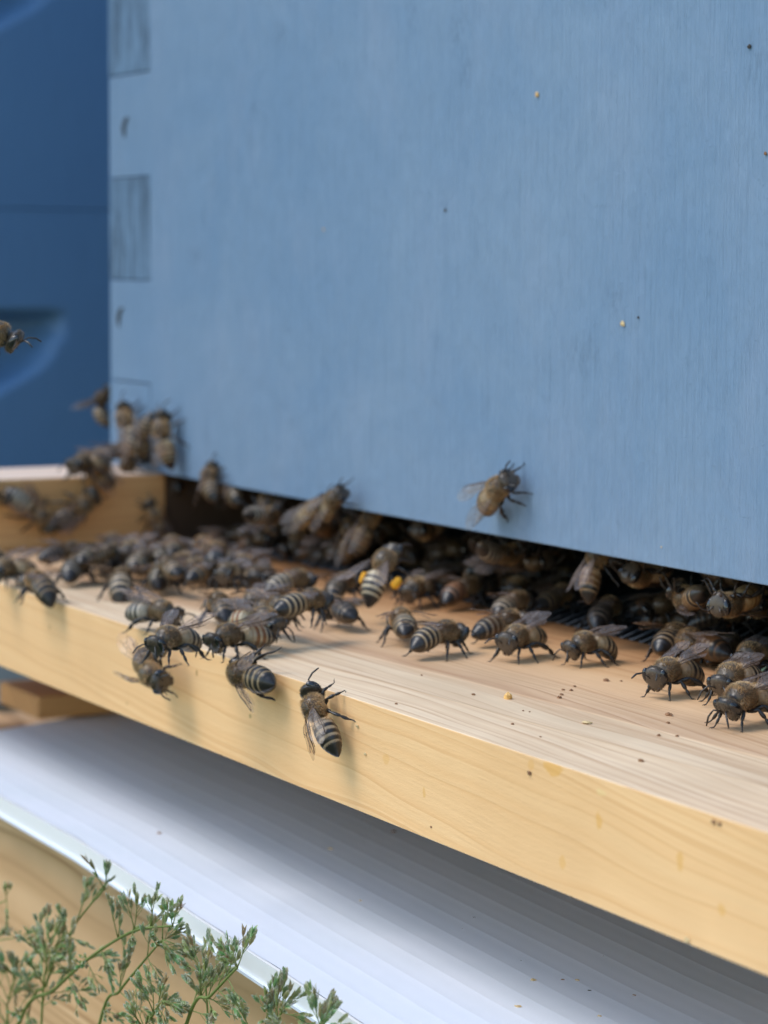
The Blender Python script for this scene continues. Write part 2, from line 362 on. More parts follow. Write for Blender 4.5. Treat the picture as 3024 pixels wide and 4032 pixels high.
# ------------------------------------------------------------------ neighbouring hive
NX0 = -150.
def scoop_wall(x, y0, y1, z0, z1, holds, th=22):
    """side wall facing +X with scooped hand holds (cy, ztop, halfwidth, height, depth)"""
    mb = MB(); ny, nz = 170, 90
    Ys = np.linspace(y0, y1, ny); Zs = np.linspace(z0, z1, nz); V = []
    for z in Zs:
        for yy in Ys:
            d = 0
            for (cy, zt, hw, hh, dp) in holds:
                s = (zt-z)/hh; r2 = ((yy-cy)/hw)**2+max(s, 0)**2
                if s >= 0 and r2 < 1: d = dp*(1-r2)**.5*(1 if s > .06 else s/.06)
            V.append((x-d, yy, z))
    F = [(j*ny+i, j*ny+i+1, (j+1)*ny+i+1, (j+1)*ny+i) for j in range(nz-1) for i in range(ny-1)]
    mb.add(V, F); return mb
NY0, NY1, NW = -215., 290., 410.
LBL = ['dark blue lower hive box of the neighbouring hive with a scooped handhold', 'dark blue upper hive box stacked on the neighbouring hive']
for i, (z0, z1, zt) in enumerate([(-54, 85.2, 53.0), (85.5, 230, 165.)]):
    t = empty('hive_box', (NX0, NY0, z0)); tag(t, LBL[i], 'hive box')
    mb = scoop_wall(0, 0, NY1-NY0, 0, z1-z0, [(6-NY0, zt-z0, 38, 27, 26)])
    mb.build('side_wall', M['dark_blue'], t)
    MB().box(-22, -.01, 0, NY1-NY0, -0.0, .3).box(-22, -.01, 0, NY1-NY0, z1-z0-.3, z1-z0).build('wall_edge', M['dark_blue'], t, False)
    MB().box(-NW, -.2, -.3, 22, 0, z1-z0-.5).build('front_wall', M['dark_blue'], t, False)
    MB().box(-NW, -.2, NY1-NY0-22, NY1-NY0, 0, z1-z0-.5).build('rear_wall', M['dark_blue'], t, False)
    MB().box(-NW, -NW+22, 22, NY1-NY0-22, 0, z1-z0-.5).build('far_wall', M['dark_blue'], t, False)
    if i: MB().box(-NW-10, 10, -10, NY1-NY0+10, z1-z0+.2, z1-z0+25).build('lid', M['dark_blue'], t, False, 1)
t = empty('inspection_tray', (NX0, NY0, -54.5)); tag(t, 'pale grey tray of the neighbouring hive seen blurred at the far left', 'tray')
MB().box(-NW, 12, -30, NY1-NY0, -13.5, -.5).build('tray_sheet', plain('grey_tray', (.42, .45, .47), .5, .06), t, False, .4)
t = empty('hive_stand', (NX0, NY0, -69)); tag(t, 'blurred brown wooden stand of the neighbouring hive at the far left', 'hive stand')
MB().box(-NW, 20, -40, NY1-NY0, -60, -.2).build('beam', M['beam'], t, False, 1)

# ------------------------------------------------------------------ bees
def attr_mat(name, rough, spec=.5, rnd_amt=.28, sheen=0):
    m, nt, b = new_mat(name)
    a = node(nt, 'Attribute', attribute_name='Col'); oi = node(nt, 'ObjectInfo')
    br = math_(nt, 'ADD', math_(nt, 'MULTIPLY', oi.outputs['Random'], rnd_amt*2), 1-rnd_amt)
    n = noise(nt, coords(nt), 1600, 3, .6); br = math_(nt, 'MULTIPLY', br, math_(nt, 'ADD', math_(nt, 'MULTIPLY', n, .7), .65))
    cb = node(nt, 'CombineXYZ', inp={0: br, 1: br, 2: br})
    c = mix(nt, 1.0, a.outputs['Color'], cb.outputs[0], 'MULTIPLY')
    nt.links.new(c, b.inputs['Base Color']); b.inputs['Roughness'].default_value = rough; b.inputs['Specular IOR Level'].default_value = spec
    nb = bump(nt, noise(nt, coords(nt), 6000, 2), .3, .00004); nt.links.new(nb, b.inputs['Normal'])
    return m
BM = attr_mat('bee_chitin', .33); EM = attr_mat('bee_eye', .13, .8); FM = attr_mat('bee_hair', .75, .2)
nt = FM.node_tree; b_ = nt.nodes['Principled BSDF']; tl = node(nt, 'BsdfTranslucent'); mx_ = node(nt, 'MixShader'); mx_.inputs[0].default_value = .4
nt.links.new(b_.inputs['Base Color'].links[0].from_socket, tl.inputs[0]); nt.links.new(b_.outputs[0], mx_.inputs[1]); nt.links.new(tl.outputs[0], mx_.inputs[2]); nt.links.new(mx_.outputs[0], nt.nodes['Material Output'].inputs[0])
m, nt, b = new_mat('bee_wing'); b.inputs['Base Color'].default_value = (.40, .33, .31, 1); b.inputs['Roughness'].default_value = .2
b.inputs['Specular IOR Level'].default_value = .8
tr = node(nt, 'BsdfTransparent'); tr.inputs[0].default_value = (.97, .93, .88, 1); mx = node(nt, 'MixShader'); fr = node(nt, 'LayerWeight'); fr.inputs['Blend'].default_value = .35
wn = noise(nt, coords(nt), 700, 2)
nt.links.new(math_(nt, 'ADD', math_(nt, 'MULTIPLY', fr.outputs['Facing'], .28), math_(nt, 'MULTIPLY', wn, .20), True), mx.inputs[0])
nt.links.new(tr.outputs[0], mx.inputs[1]); nt.links.new(b.outputs[0], mx.inputs[2]); nt.links.new(mx.outputs[0], nt.nodes['Material Output'].inputs[0])
nt.links.new(bump(nt, noise(nt, coords(nt, (300, 900, 300)), 1, 2), .5, .0002), b.inputs['Normal'])
WM = m; VM = plain('wing_vein', (.10, .06, .035), .5)
PM = plain('pollen', (.95, .40, .02), .8, .25, 2500)

RXc = [(6.5, .0, .0, 2.95), (6.46, .8, .8, 2.95), (6.32, 1.25, 1.35, 2.95), (6.0, 1.6, 1.65, 3.0), (5.6, 1.8, 1.75, 3.0), (5.2, 1.8, 1.65, 3.05), (4.9, 1.5, 1.3, 3.1), (4.7, .95, .8, 3.15), (4.52, .55, .5, 3.2),
       (4.35, .75, .7, 3.2), (4.15, 1.3, 1.2, 3.25), (3.8, 1.55, 1.5, 3.3), (3.2, 1.8, 1.75, 3.35), (2.4, 1.9, 1.86, 3.4), (1.6, 1.82, 1.8, 3.35), (.9, 1.5, 1.5, 3.2), (.45, 1.05, 1.05, 3.0), (.15, .5, .5, 2.85),
       (-.05, .5, .5, 2.8), (-.25, 1.0, .95, 2.82), (-.6, 1.6, 1.5, 2.85), (-1.1, 1.95, 1.8, 2.85), (-2.0, 2.15, 1.95, 2.8), (-3.2, 2.15, 1.95, 2.7), (-4.3, 1.95, 1.75, 2.6), (-5.3, 1.5, 1.35, 2.5), (-6.1, .95, .85, 2.42), (-6.6, .5, .42, 2.38), (-6.85, .12, .1, 2.36), (-6.9, 0, 0, 2.36)]
RXc = np.array(RXc)[::-1]; _h = RXc[:, 0] > 4.6; RXc[_h, 1:3] *= 1.08
SEG = [-.25, -1.25, -2.45, -3.6, -4.65, -5.55, -7]
def prof(x):
    return np.interp(x, RXc[:, 0], RXc[:, 1]), np.interp(x, RXc[:, 0], RXc[:, 2]), np.interp(x, RXc[:, 0], RXc[:, 3])
def segpos(x):
    for i in range(6):
        if SEG[i] >= x > SEG[i+1]: return i, (SEG[i]-x)/(SEG[i]-SEG[i+1])
    return -1, 0
def surf(x, th, P):
    w_, h_, zc = prof(x); ph = P['plump']
    if x < 0:
        w_ *= ph*(1-.0); h_ *= ph
        i, t = segpos(x)
        if i >= 0 and x > -6.5: k = 1+.045*(t**.7)-.02; w_ *= k; h_ *= k
    s, c = math.sin(th), math.cos(th)
    if x > 4.6:
        if s < 0: w_ *= 1-.42*(s*s); h_ *= 1.12
        else: w_ *= 1+.0*s
    return np.array([x, w_*c, zc+h_*s])
def deform(p, P):
    x, y, z = p
    if x < .1:          # abdomen bend
        t = min(1, max(0, (.1-x)/6.9)); a = math.radians(P['bend'])*t; b = math.radians(P['side'])*t
        dx, dz = x-.1, z-2.8; ca, sa = math.cos(a), math.sin(a); x2 = dx*ca-dz*sa*(-1)*(-1); 
        x2 = dx*ca+dz*sa*-1; z2 = dx*sa+dz*ca
        x, z = .1+x2, 2.8+z2
        dx = x-.1; cb, sb = math.cos(b), math.sin(b); x, y = .1+dx*cb-y*sb, dx*sb+y*cb
    elif x > 4.3:
        t = min(1, (x-4.3)/.5); a = math.radians(P['nod'])*t; b = math.radians(P['turn'])*t
        dx, dz = x-4.4, z-3.2; ca, sa = math.cos(a), math.sin(a)
        dx, dz = dx*ca+dz*sa*1, -dx*sa+dz*ca
        cb, sb = math.cos(b), math.sin(b); x, y, z = 4.4+dx*cb-y*sb, dx*sb+y*cb, 3.2+dz
    return np.array([x, y, z])
DK = (.022, .017, .014, 1)
def abd_col(x, th, P, r):
    i, t = segpos(x); s = math.sin(th)
    tan = np.array(P['tan']); blk = np.array(P['orange'] if (i in (0, 1, 2) and P['orange']) else (.02, .016, .014))
    lim = [.9, .42, .40, .38, .34, 0][i] if i >= 0 else 1
    f = 1/(1+math.exp((t-lim)/.045)) if i < 5 else 0
    if i == 5: f = 0
    c = blk*(1-f)+tan*f
    if s < -.35: c = c*.5+np.array((.14, .09, .045))*.5
    return (*c, 1)
def leg_chain(mb, R0, F0, kind, r, P):
    R0, F0 = np.array(R0, float), np.array(F0, float); side = 1 if F0[1] > 0 else -1
    d = F0-R0; up = np.array([0, 0, 1.])
    out = np.array([0, side, 0.])
    if kind == 'hind':
        K = R0+d*.30+up*(1.1)+out*.5; A = R0+d*.66+up*.9+out*.35; B = R0+d*.84+up*.38
        rr = [.3, .2, .34, .36, .24, .17, .24, .40, .46, .3, .2, .36, .40, .28, .14, .12, .11, .07]
    elif kind == 'mid':
        K = R0+d*.34+up*1.0+out*.3; A = R0+d*.68+up*.75; B = R0+d*.84+up*.25
        rr = [.28, .2, .30, .32, .24, .15, .2, .30, .30, .22, .14, .24, .24, .18, .11, .10, .09, .07]
    else:
        K = R0+d*.36+up*.8+out*.45; A = R0+d*.70+up*.6; B = R0+d*.84+up*.25
        rr = [.27, .2, .30, .30, .22, .14, .2, .27, .25, .2, .13, .2, .2, .15, .10, .09, .09, .07]
    L = lambda a, b, t: a+(b-a)*t
    tr = R0+(K-R0)*.12-up*.15
    tip = F0+np.array([.25*np.sign(d[0]+.01), side*.15, .12])
    pts = [R0, tr, L(tr, K, .35), L(tr, K, .7), L(tr, K, .93), K, L(K, A, .12), L(K, A, .45), L(K, A, .78), L(K, A, .95), A+(B-A)*.04, L(A, B, .3), L(A, B, .7), L(A, B, .95), L(B, F0, .2), L(B, F0, .6), F0+up*.1, tip]
    fl = [1]*6+[.8, .62, .5, .5]+[.8, .5, .5, .6]+[1]*4 if kind == 'hind' else [1]*18
    tube(mb, pts, rr, 7, 0, (.018, .015, .013, 1), fl)
    for s2 in (-1, 1): tube(mb, [tip, tip+np.array([.18*np.sign(d[0]+.01), s2*.14, -.05]), tip+np.array([.26*np.sign(d[0]+.01), s2*.2, -.15])], [.05, .04, .015], 4, 0, (.02, .015, .012, 1))
    # hairs along the leg
    return pts
HAIRC = [(.62, .42, .22), (.50, .32, .15), (.76, .56, .34), (.34, .21, .10)]
def blade(mb, p, d, ln, wd, c):
    d = d/np.linalg.norm(d); x, _ = frame(d); x = x*wd*.5
    mid = p+d*ln*.55-np.array([0, 0, .04*ln]); mb.add([p-x, p+x, mid+x*.7, mid-x*.7, p+d*ln-np.array([0, 0, .12*ln])], [(0, 1, 2, 3), (3, 2, 4)], 0, [(*c, 1)]*5)
def make_wing_mesh(P, fore, side):
    mb = MB()
    if fore:
        U = [0, .5, 1.5, 3, 4.5, 6, 7.3, 8.2, 8.8, 9.1]; VF = [.15, .3, .45, .55, .6, .6, .45, .15, -.25, -.75]; VR = [-.15, -.35, -.9, -1.75, -2.35, -2.55, -2.45, -2.1, -1.6, -.9]
        veins = [([(0, .1), (1.5, .42), (3, .52), (4.5, .57), (6, .57), (7.2, .43)], .085), ([(0, -.05), (1.5, .15), (3, .2), (4.6, .15), (5.2, .45)], .06), ([(3, .2), (3.6, -.6), (5.2, -.75), (7.2, -.35), (7.6, .3)], .04),
                 ([(0, -.1), (1.6, -.45), (3.2, -.8), (4.4, -1.25), (6.3, -1.35), (7.8, -1.5)], .045), ([(1.6, -.45), (2.6, -1.3), (4.2, -1.95), (5.2, -2.45)], .035), ([(3.6, -.6), (3.2, -.8)], .035), ([(5.2, -.75), (5.4, -1.3)], .035), ([(6.6, -.5), (6.5, -1.35)], .035), ([(4.4, -1.25), (4.2, -1.95)], .035)]
    else:
        U = [0, .5, 1.5, 2.8, 4, 5.2, 6, 6.4]; VF = [.1, .15, .2, .25, .25, .1, -.2, -.6]; VR = [-.12, -.3, -.8, -1.35, -1.6, -1.5, -1.2, -.7]
        veins = [([(0, 0), (1.5, .15), (2.8, .2), (4, .2), (5, .08)], .06), ([(0, -.1), (1.6, -.35), (3, -.55), (4.6, -.7)], .035), ([(1.6, -.35), (2.6, -1.1)], .03)]
    us = np.linspace(0, U[-1], 22); V = []; n = 7
    def zz(u, v): return .10*math.sin(u*1.1+P['ph'])+.05*math.sin(v*4+u*.7)-.02*u*u*.15
    spr, elv, rol = P['spread'], P['elev'], P['roll']
    if not fore: spr = spr+P['hwoff']; elv -= 4
    spr += (P['ph'] % 1-.5)*8*side
    s, e, ro = math.radians(spr), math.radians(elv), math.radians(rol)
    dv = np.array([-math.cos(s)*math.cos(e), side*math.sin(s)*math.cos(e), math.sin(e)]); v0 = np.array([math.sin(s), side*math.cos(s), 0])
    nn = np.cross(dv, v0); nn *= np.sign(nn[2]) if abs(nn[2]) > .01 else 1
    vv = v0*math.cos(ro)-nn*math.sin(ro); nn = nn*math.cos(ro)+v0*math.sin(ro)
    base = np.array([1.9 if fore else 1.1, side*1.5, 4.55 if fore else 4.25])
    def W3(u, v, dz=0): return base+dv*u*.92+vv*v*.86+nn*(zz(u, v)+dz)
    for u in us:
        a, b = np.interp(u, U, VF), np.interp(u, U, VR)
        for k in range(n): V.append(W3(u, a+(b-a)*k/(n-1)))
    mb.add(V, [(i*n+k, i*n+k+1, (i+1)*n+k+1, (i+1)*n+k) for i in range(len(us)-1) for k in range(n-1)], 0)
    for pl, r in veins: tube(mb, [W3(u, v) for u, v in pl], [r]*len(pl), 4, 1)
    return mb.mesh('fore_wing' if fore else 'hind_wing', [WM, VM])
CACHE = {}
def bee_meshes(key):
    if key in CACHE: return CACHE[key]
    seed, opts = key; o = dict(opts); r = random.Random(seed*77+5)
    P = dict(plump=r.uniform(.94, 1.04), bend=r.uniform(2, 16), side=r.uniform(-7, 7), nod=r.uniform(12, 42), turn=r.uniform(-14, 14), tan=r.choice([(.38, .26, .145), (.44, .33, .21), (.30, .195, .10), (.23, .15, .08)]), orange=None,
             ph=r.uniform(0, 6), spread=r.uniform(3, 15), elev=r.uniform(3, 11), roll=r.uniform(-2, 14), hwoff=r.uniform(0, 10), fur=1.0, legs='stand', hair=0, ant=None, dim=1)
    if r.random() < .25: P['orange'] = (.16, .065, .02)
    P.update(o)
    mb = MB(); NS = 26
    xs = np.concatenate([np.linspace(-6.88, -.3, 62), np.linspace(-.2, .5, 8), np.linspace(.65, 4.3, 20), np.linspace(4.4, 5.2, 8), np.linspace(5.3, 6.2, 8), [6.32, 6.4, 6.46, 6.49]])
    V = []; C = []
    for x in xs:
        for k in range(NS):
            th = 2*math.pi*k/NS; V.append(deform(surf(x, th, P), P))
            if x < -.25: C.append(abd_col(x, th, P, r))
            elif x < 4.4: C.append((.10, .066, .035, 1) if not (1.4 < x < 3.4 and math.sin(th) > .85) else (.06, .045, .03, 1))
            else: C.append((.07, .052, .037, 1) if x > 5.9 else (.03, .023, .017, 1))
    N = len(xs); mb.add(V, [(i*NS+k, (i+1)*NS+k, (i+1)*NS+(k+1) % NS, i*NS+(k+1) % NS) for i in range(N-1) for k in range(NS)]+[tuple(range(NS)), tuple((N-1)*NS+k for k in range(NS))[::-1]], 0, C)
    # eyes
    for s in (-1, 1):
        V = []; nu, nv = 9, 12
        for i in range(nu+1):
            a = math.pi*i/nu
            for k in range(nv):
                b = 2*math.pi*k/nv; q = np.array([5.62+.70*math.sin(a)*math.cos(b)+.10, s*(1.50+.62*math.sin(a)*math.sin(b)*1), 3.2+1.34*math.cos(a)]); q[1] -= s*.32*max(0, -math.cos(a)); V.append(deform(q, P))
        mb.add(V, [(i*nv+k, i*nv+(k+1) % nv, (i+1)*nv+(k+1) % nv, (i+1)*nv+k) for i in range(nu) for k in range(nv)], 1, [(.012, .011, .012, 1)]*len(V))
    # mandibles, labrum, antennae
    for s in (-1, 1):
        tube(mb, [deform(np.array(q), P) for q in [(6.1, s*.6, 1.75), (6.25, s*.55, 1.35), (6.3, s*.2, 1.0)]], [.26, .24, .08], 6, 0, (.07, .04, .025, 1))
        a1, a2 = (r.uniform(-.3, .5), r.uniform(.1, .9)) if P['ant'] is None else P['ant']
        p0 = np.array([6.4, s*.42, 3.2]); p1 = p0+np.array([.5, s*.75, .95+a1*.5]); p2 = p1+np.array([.9, s*(.55+.3*a2), -.25+a1]); p3 = p2+np.array([.95, s*(.3+.3*a2), -.75+a1]); 
        pts = [p0, p0+(p1-p0)*.5, p1, p1+(p2-p1)*.4, p2, p2+(p3-p2)*.5, p3]
        tube(mb, [deform(q, P) for q in pts], [.12, .11, .12, .14, .15, .15, .10], 6, 0, (.03, .024, .02, 1))
    # legs
    j = lambda a: r.uniform(-a, a)
    if P['legs'] == 'fly': feet = [[(5.0, .9, .9), (2.2, 2.0, -1.4), (-1.6, 2.0, -1.2)]]*2
    elif P['legs'] == 'hang': feet = [[(6.2, 1.8, 0), (2.6, 3.6, 0), (-1.4, 3.0, 0)]]*2
    else: feet = [[(5.6+j(.8), 2.5+j(.5), -.7), (2.3+j(1.0), 4.3+j(.6), -.7), (-2.4+j(1.1), 4.2+j(.6), -.7)] for _ in (0, 1)]
    legpts = []
    for si, s in enumerate((-1, 1)):
        for (rt, kind), ft in zip((((3.5, .75, 1.75), 'fore'), ((2.3, .9, 1.6), 'mid'), ((1.2, .85, 1.7), 'hind')), feet[si]):
            legpts.append((kind, leg_chain(mb, (rt[0], rt[1]*s, rt[2]), (ft[0], ft[1]*s, ft[2]), kind, r, P)))
    bodym = mb.mesh('body', [BM, EM])
    # hair
    hb = MB(); dens = P['fur']
    def nrm(x, th):
        w0, h0, _ = prof(x-.1); w1, h1, _ = prof(x+.1); n = np.array([-(w1-w0+h1-h0)*2.5, math.cos(th), math.sin(th)]); return n/np.linalg.norm(n)
    def add_hair(x, th, ln, back, wd=.062, cols=HAIRC, cs=1):
        p = surf(x, th, P); n = nrm(x, th); d = n*.85+np.array([-back, 0, 0])+np.array([j(.3), j(.3), j(.3)])
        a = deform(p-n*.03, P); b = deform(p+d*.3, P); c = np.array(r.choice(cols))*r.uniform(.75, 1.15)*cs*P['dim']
        blade(hb, a, b-a, ln*r.uniform(.6, 1.15), wd, c)
    for _ in range(int(2600*dens)):
        x = r.uniform(.4, 4.2); th = r.uniform(0, 2*math.pi); s = math.sin(th)
        disc = (1.4 < x < 3.6 and s > .8)
        if disc and r.random() < .5: continue
        add_hair(x, th, .34 if disc else .58, .8 if x < 3.2 else .2)
    for _ in range(int(520*dens)):
        x = r.uniform(4.7, 6.4); th = r.uniform(0, 2*math.pi)
        add_hair(x, th, .34, .1, .055, [(.36, .27, .17), (.28, .20, .12), (.18, .12, .07)])
    for _ in range(int(260*dens)):
        x = r.uniform(-1.2, -.3); add_hair(x, r.uniform(-.6, math.pi+.6), .45, .9)
    for _ in range(int(600*dens)):
        i = r.choice([1, 2, 3, 4]); x = SEG[i]-r.uniform(.02, .40)*(SEG[i]-SEG[i+1]); add_hair(x, r.uniform(-.9, math.pi+.9), .2, 1.5, .05, [(P['tan'])], 1.1)
    for _ in range(int(300*dens)):
        x = r.uniform(-6.6, -.8); add_hair(x, r.uniform(0, 2*math.pi), .2, 1.8, .03, [(.12, .09, .05)])
    for kind, pts in legpts:
        for q in range(int((46 if kind == 'hind' else 22)*dens)):
            i = r.choice([2, 3, 6, 7, 8, 11, 12]); a, b = pts[i], pts[i+1]; p = a+(b-a)*r.random(); d = np.array([j(1), j(1), j(1)])+(b-a)*.4; blade(hb, p, d, r.uniform(.3, .5), .035, np.array((.2, .15, .09)))
    hairm = hb.mesh('fuzz', [FM])
    wings = []
    for fore in (True, False):
        for s in (-1, 1): wings.append(('fore_wing' if fore else 'hind_wing', make_wing_mesh(P, fore, s)))
    pol = None
    if o.get('pollen'):
        pb = MB()
        for kind, pts in legpts:
            if kind == 'hind':
                c = (pts[7]+pts[8])/2; c = c+np.array([0, .8*np.sign(c[1]), .3]); V = []
                for i in range(7):
                    for k in range(10):
                        a, b2 = math.pi*i/6, 2*math.pi*k/10; V.append(c+np.array([1.35*math.cos(a), .95*math.sin(a)*math.cos(b2), 1.0*math.sin(a)*math.sin(b2)])*r.uniform(.72, 1.1))
                pb.add(V, [(i*10+k, i*10+(k+1) % 10, (i+1)*10+(k+1) % 10, (i+1)*10+k) for i in range(6) for k in range(10)])
        pol = pb.mesh('pollen_load', [PM])
    CACHE[key] = (bodym, hairm, wings, pol); return CACHE[key]
def put_bee(center, fwd, up, scale, label, group, seed, opts=()):
    bodym, hairm, wings, pol = bee_meshes((seed, tuple(sorted(opts.items())) if isinstance(opts, dict) else opts))
    f = np.array(fwd, float); up = np.array(up, float); f = f-0; f /= np.linalg.norm(f)
    up = up-f*(up@f); up /= np.linalg.norm(up); l = np.cross(up, f)
    base = np.array(center)-up*2.8*scale   # model origin under the thorax
    e = bpy.data.objects.new('honey_bee', None); COL.objects.link(e); e.empty_display_size = .005
    e.matrix_world = Matrix(((f[0]*scale, l[0]*scale, up[0]*scale, base[0]*MM), (f[1]*scale, l[1]*scale, up[1]*scale, base[1]*MM), (f[2]*scale, l[2]*scale, up[2]*scale, base[2]*MM), (0, 0, 0, 1)))
    tag(e, label, 'bee', group)
    for nme, me in [('body', bodym), ('fuzz', hairm)]+wings+([('pollen_load', pol)] if pol else []):
        c = bpy.data.objects.new(nme, me); COL.objects.link(c); c.parent = e
    return e
def surf_bee(kind, hx, hy, tx, ty, label, flag='', seed=0, lift=0, s=None, up=None, tip=0, lean=0, **opts):
    if s is None: s = 1.08 if kind in 'FTC' else 1.0
    cx, cy = (hx+tx)/2, (hy+ty)/2; h = 3.5*s+lift
    L = 13.4*s
    if kind == 'F': n, c = np.array([0, 0, 1.]), h
    elif kind == 'T': n, c = np.array([0, 0, 1.]), E0+h
    elif kind == 'C': n, c = np.array([0, 0, -1.]), -(E0-h)
    elif kind == 'P': n, c = np.array([0, -1., 0]), D+h
    elif kind == 'B': n, c = np.array([0, -1., 0]), h
    elif kind == 'R': n, c = np.array([1., 0, 0]), RW+h
    elif kind == 'L': n, c = np.array([0., -1., 0]), h   # free, in plane parallel to the box front
    u = n.copy() if up is None else np.array(up, float)
    if kind in 'FTC':
        P0 = hit(cx, cy, n, c); z = depth(P0)
        lat = max(-.985, min(.985, (hx-tx)*z/FPX/L)); fh = np.array([FX[0], FX[1], 0]); fh /= np.linalg.norm(fh)
        sg = 1 if 'a' in flag else -1
        d = RX*lat+fh*sg*math.sqrt(1-lat*lat); d[2] = 0
        if abs(n[2]) == 1:
            vert = (ty-hy)*z/FPX/L  # leftover pitch
            exp = (d@UX)
            pit = max(-.6, min(.6, (vert-exp)))*(1 if 'v' in flag else .0)
            d = d+np.array([0, 0, pit])
    else:
        A, B = hit(hx, hy, n, c), hit(tx, ty, n, c); P0 = (A+B)/2; d = A-B
        ln = np.linalg.norm(d)
        if kind in 'PBRL' and 'k' not in flag: s = s*max(.88, min(1.12, ln/13.4))
    if lean: d = d/np.linalg.norm(d)+n*math.tan(math.radians(lean))
    if tip:
        dd = d/np.linalg.norm(d); u = u*math.cos(math.radians(tip))+np.cross(dd, u)*math.sin(math.radians(tip))
    return put_bee(P0+.0*n, d, u, s, label, GROUP, seed, opts)

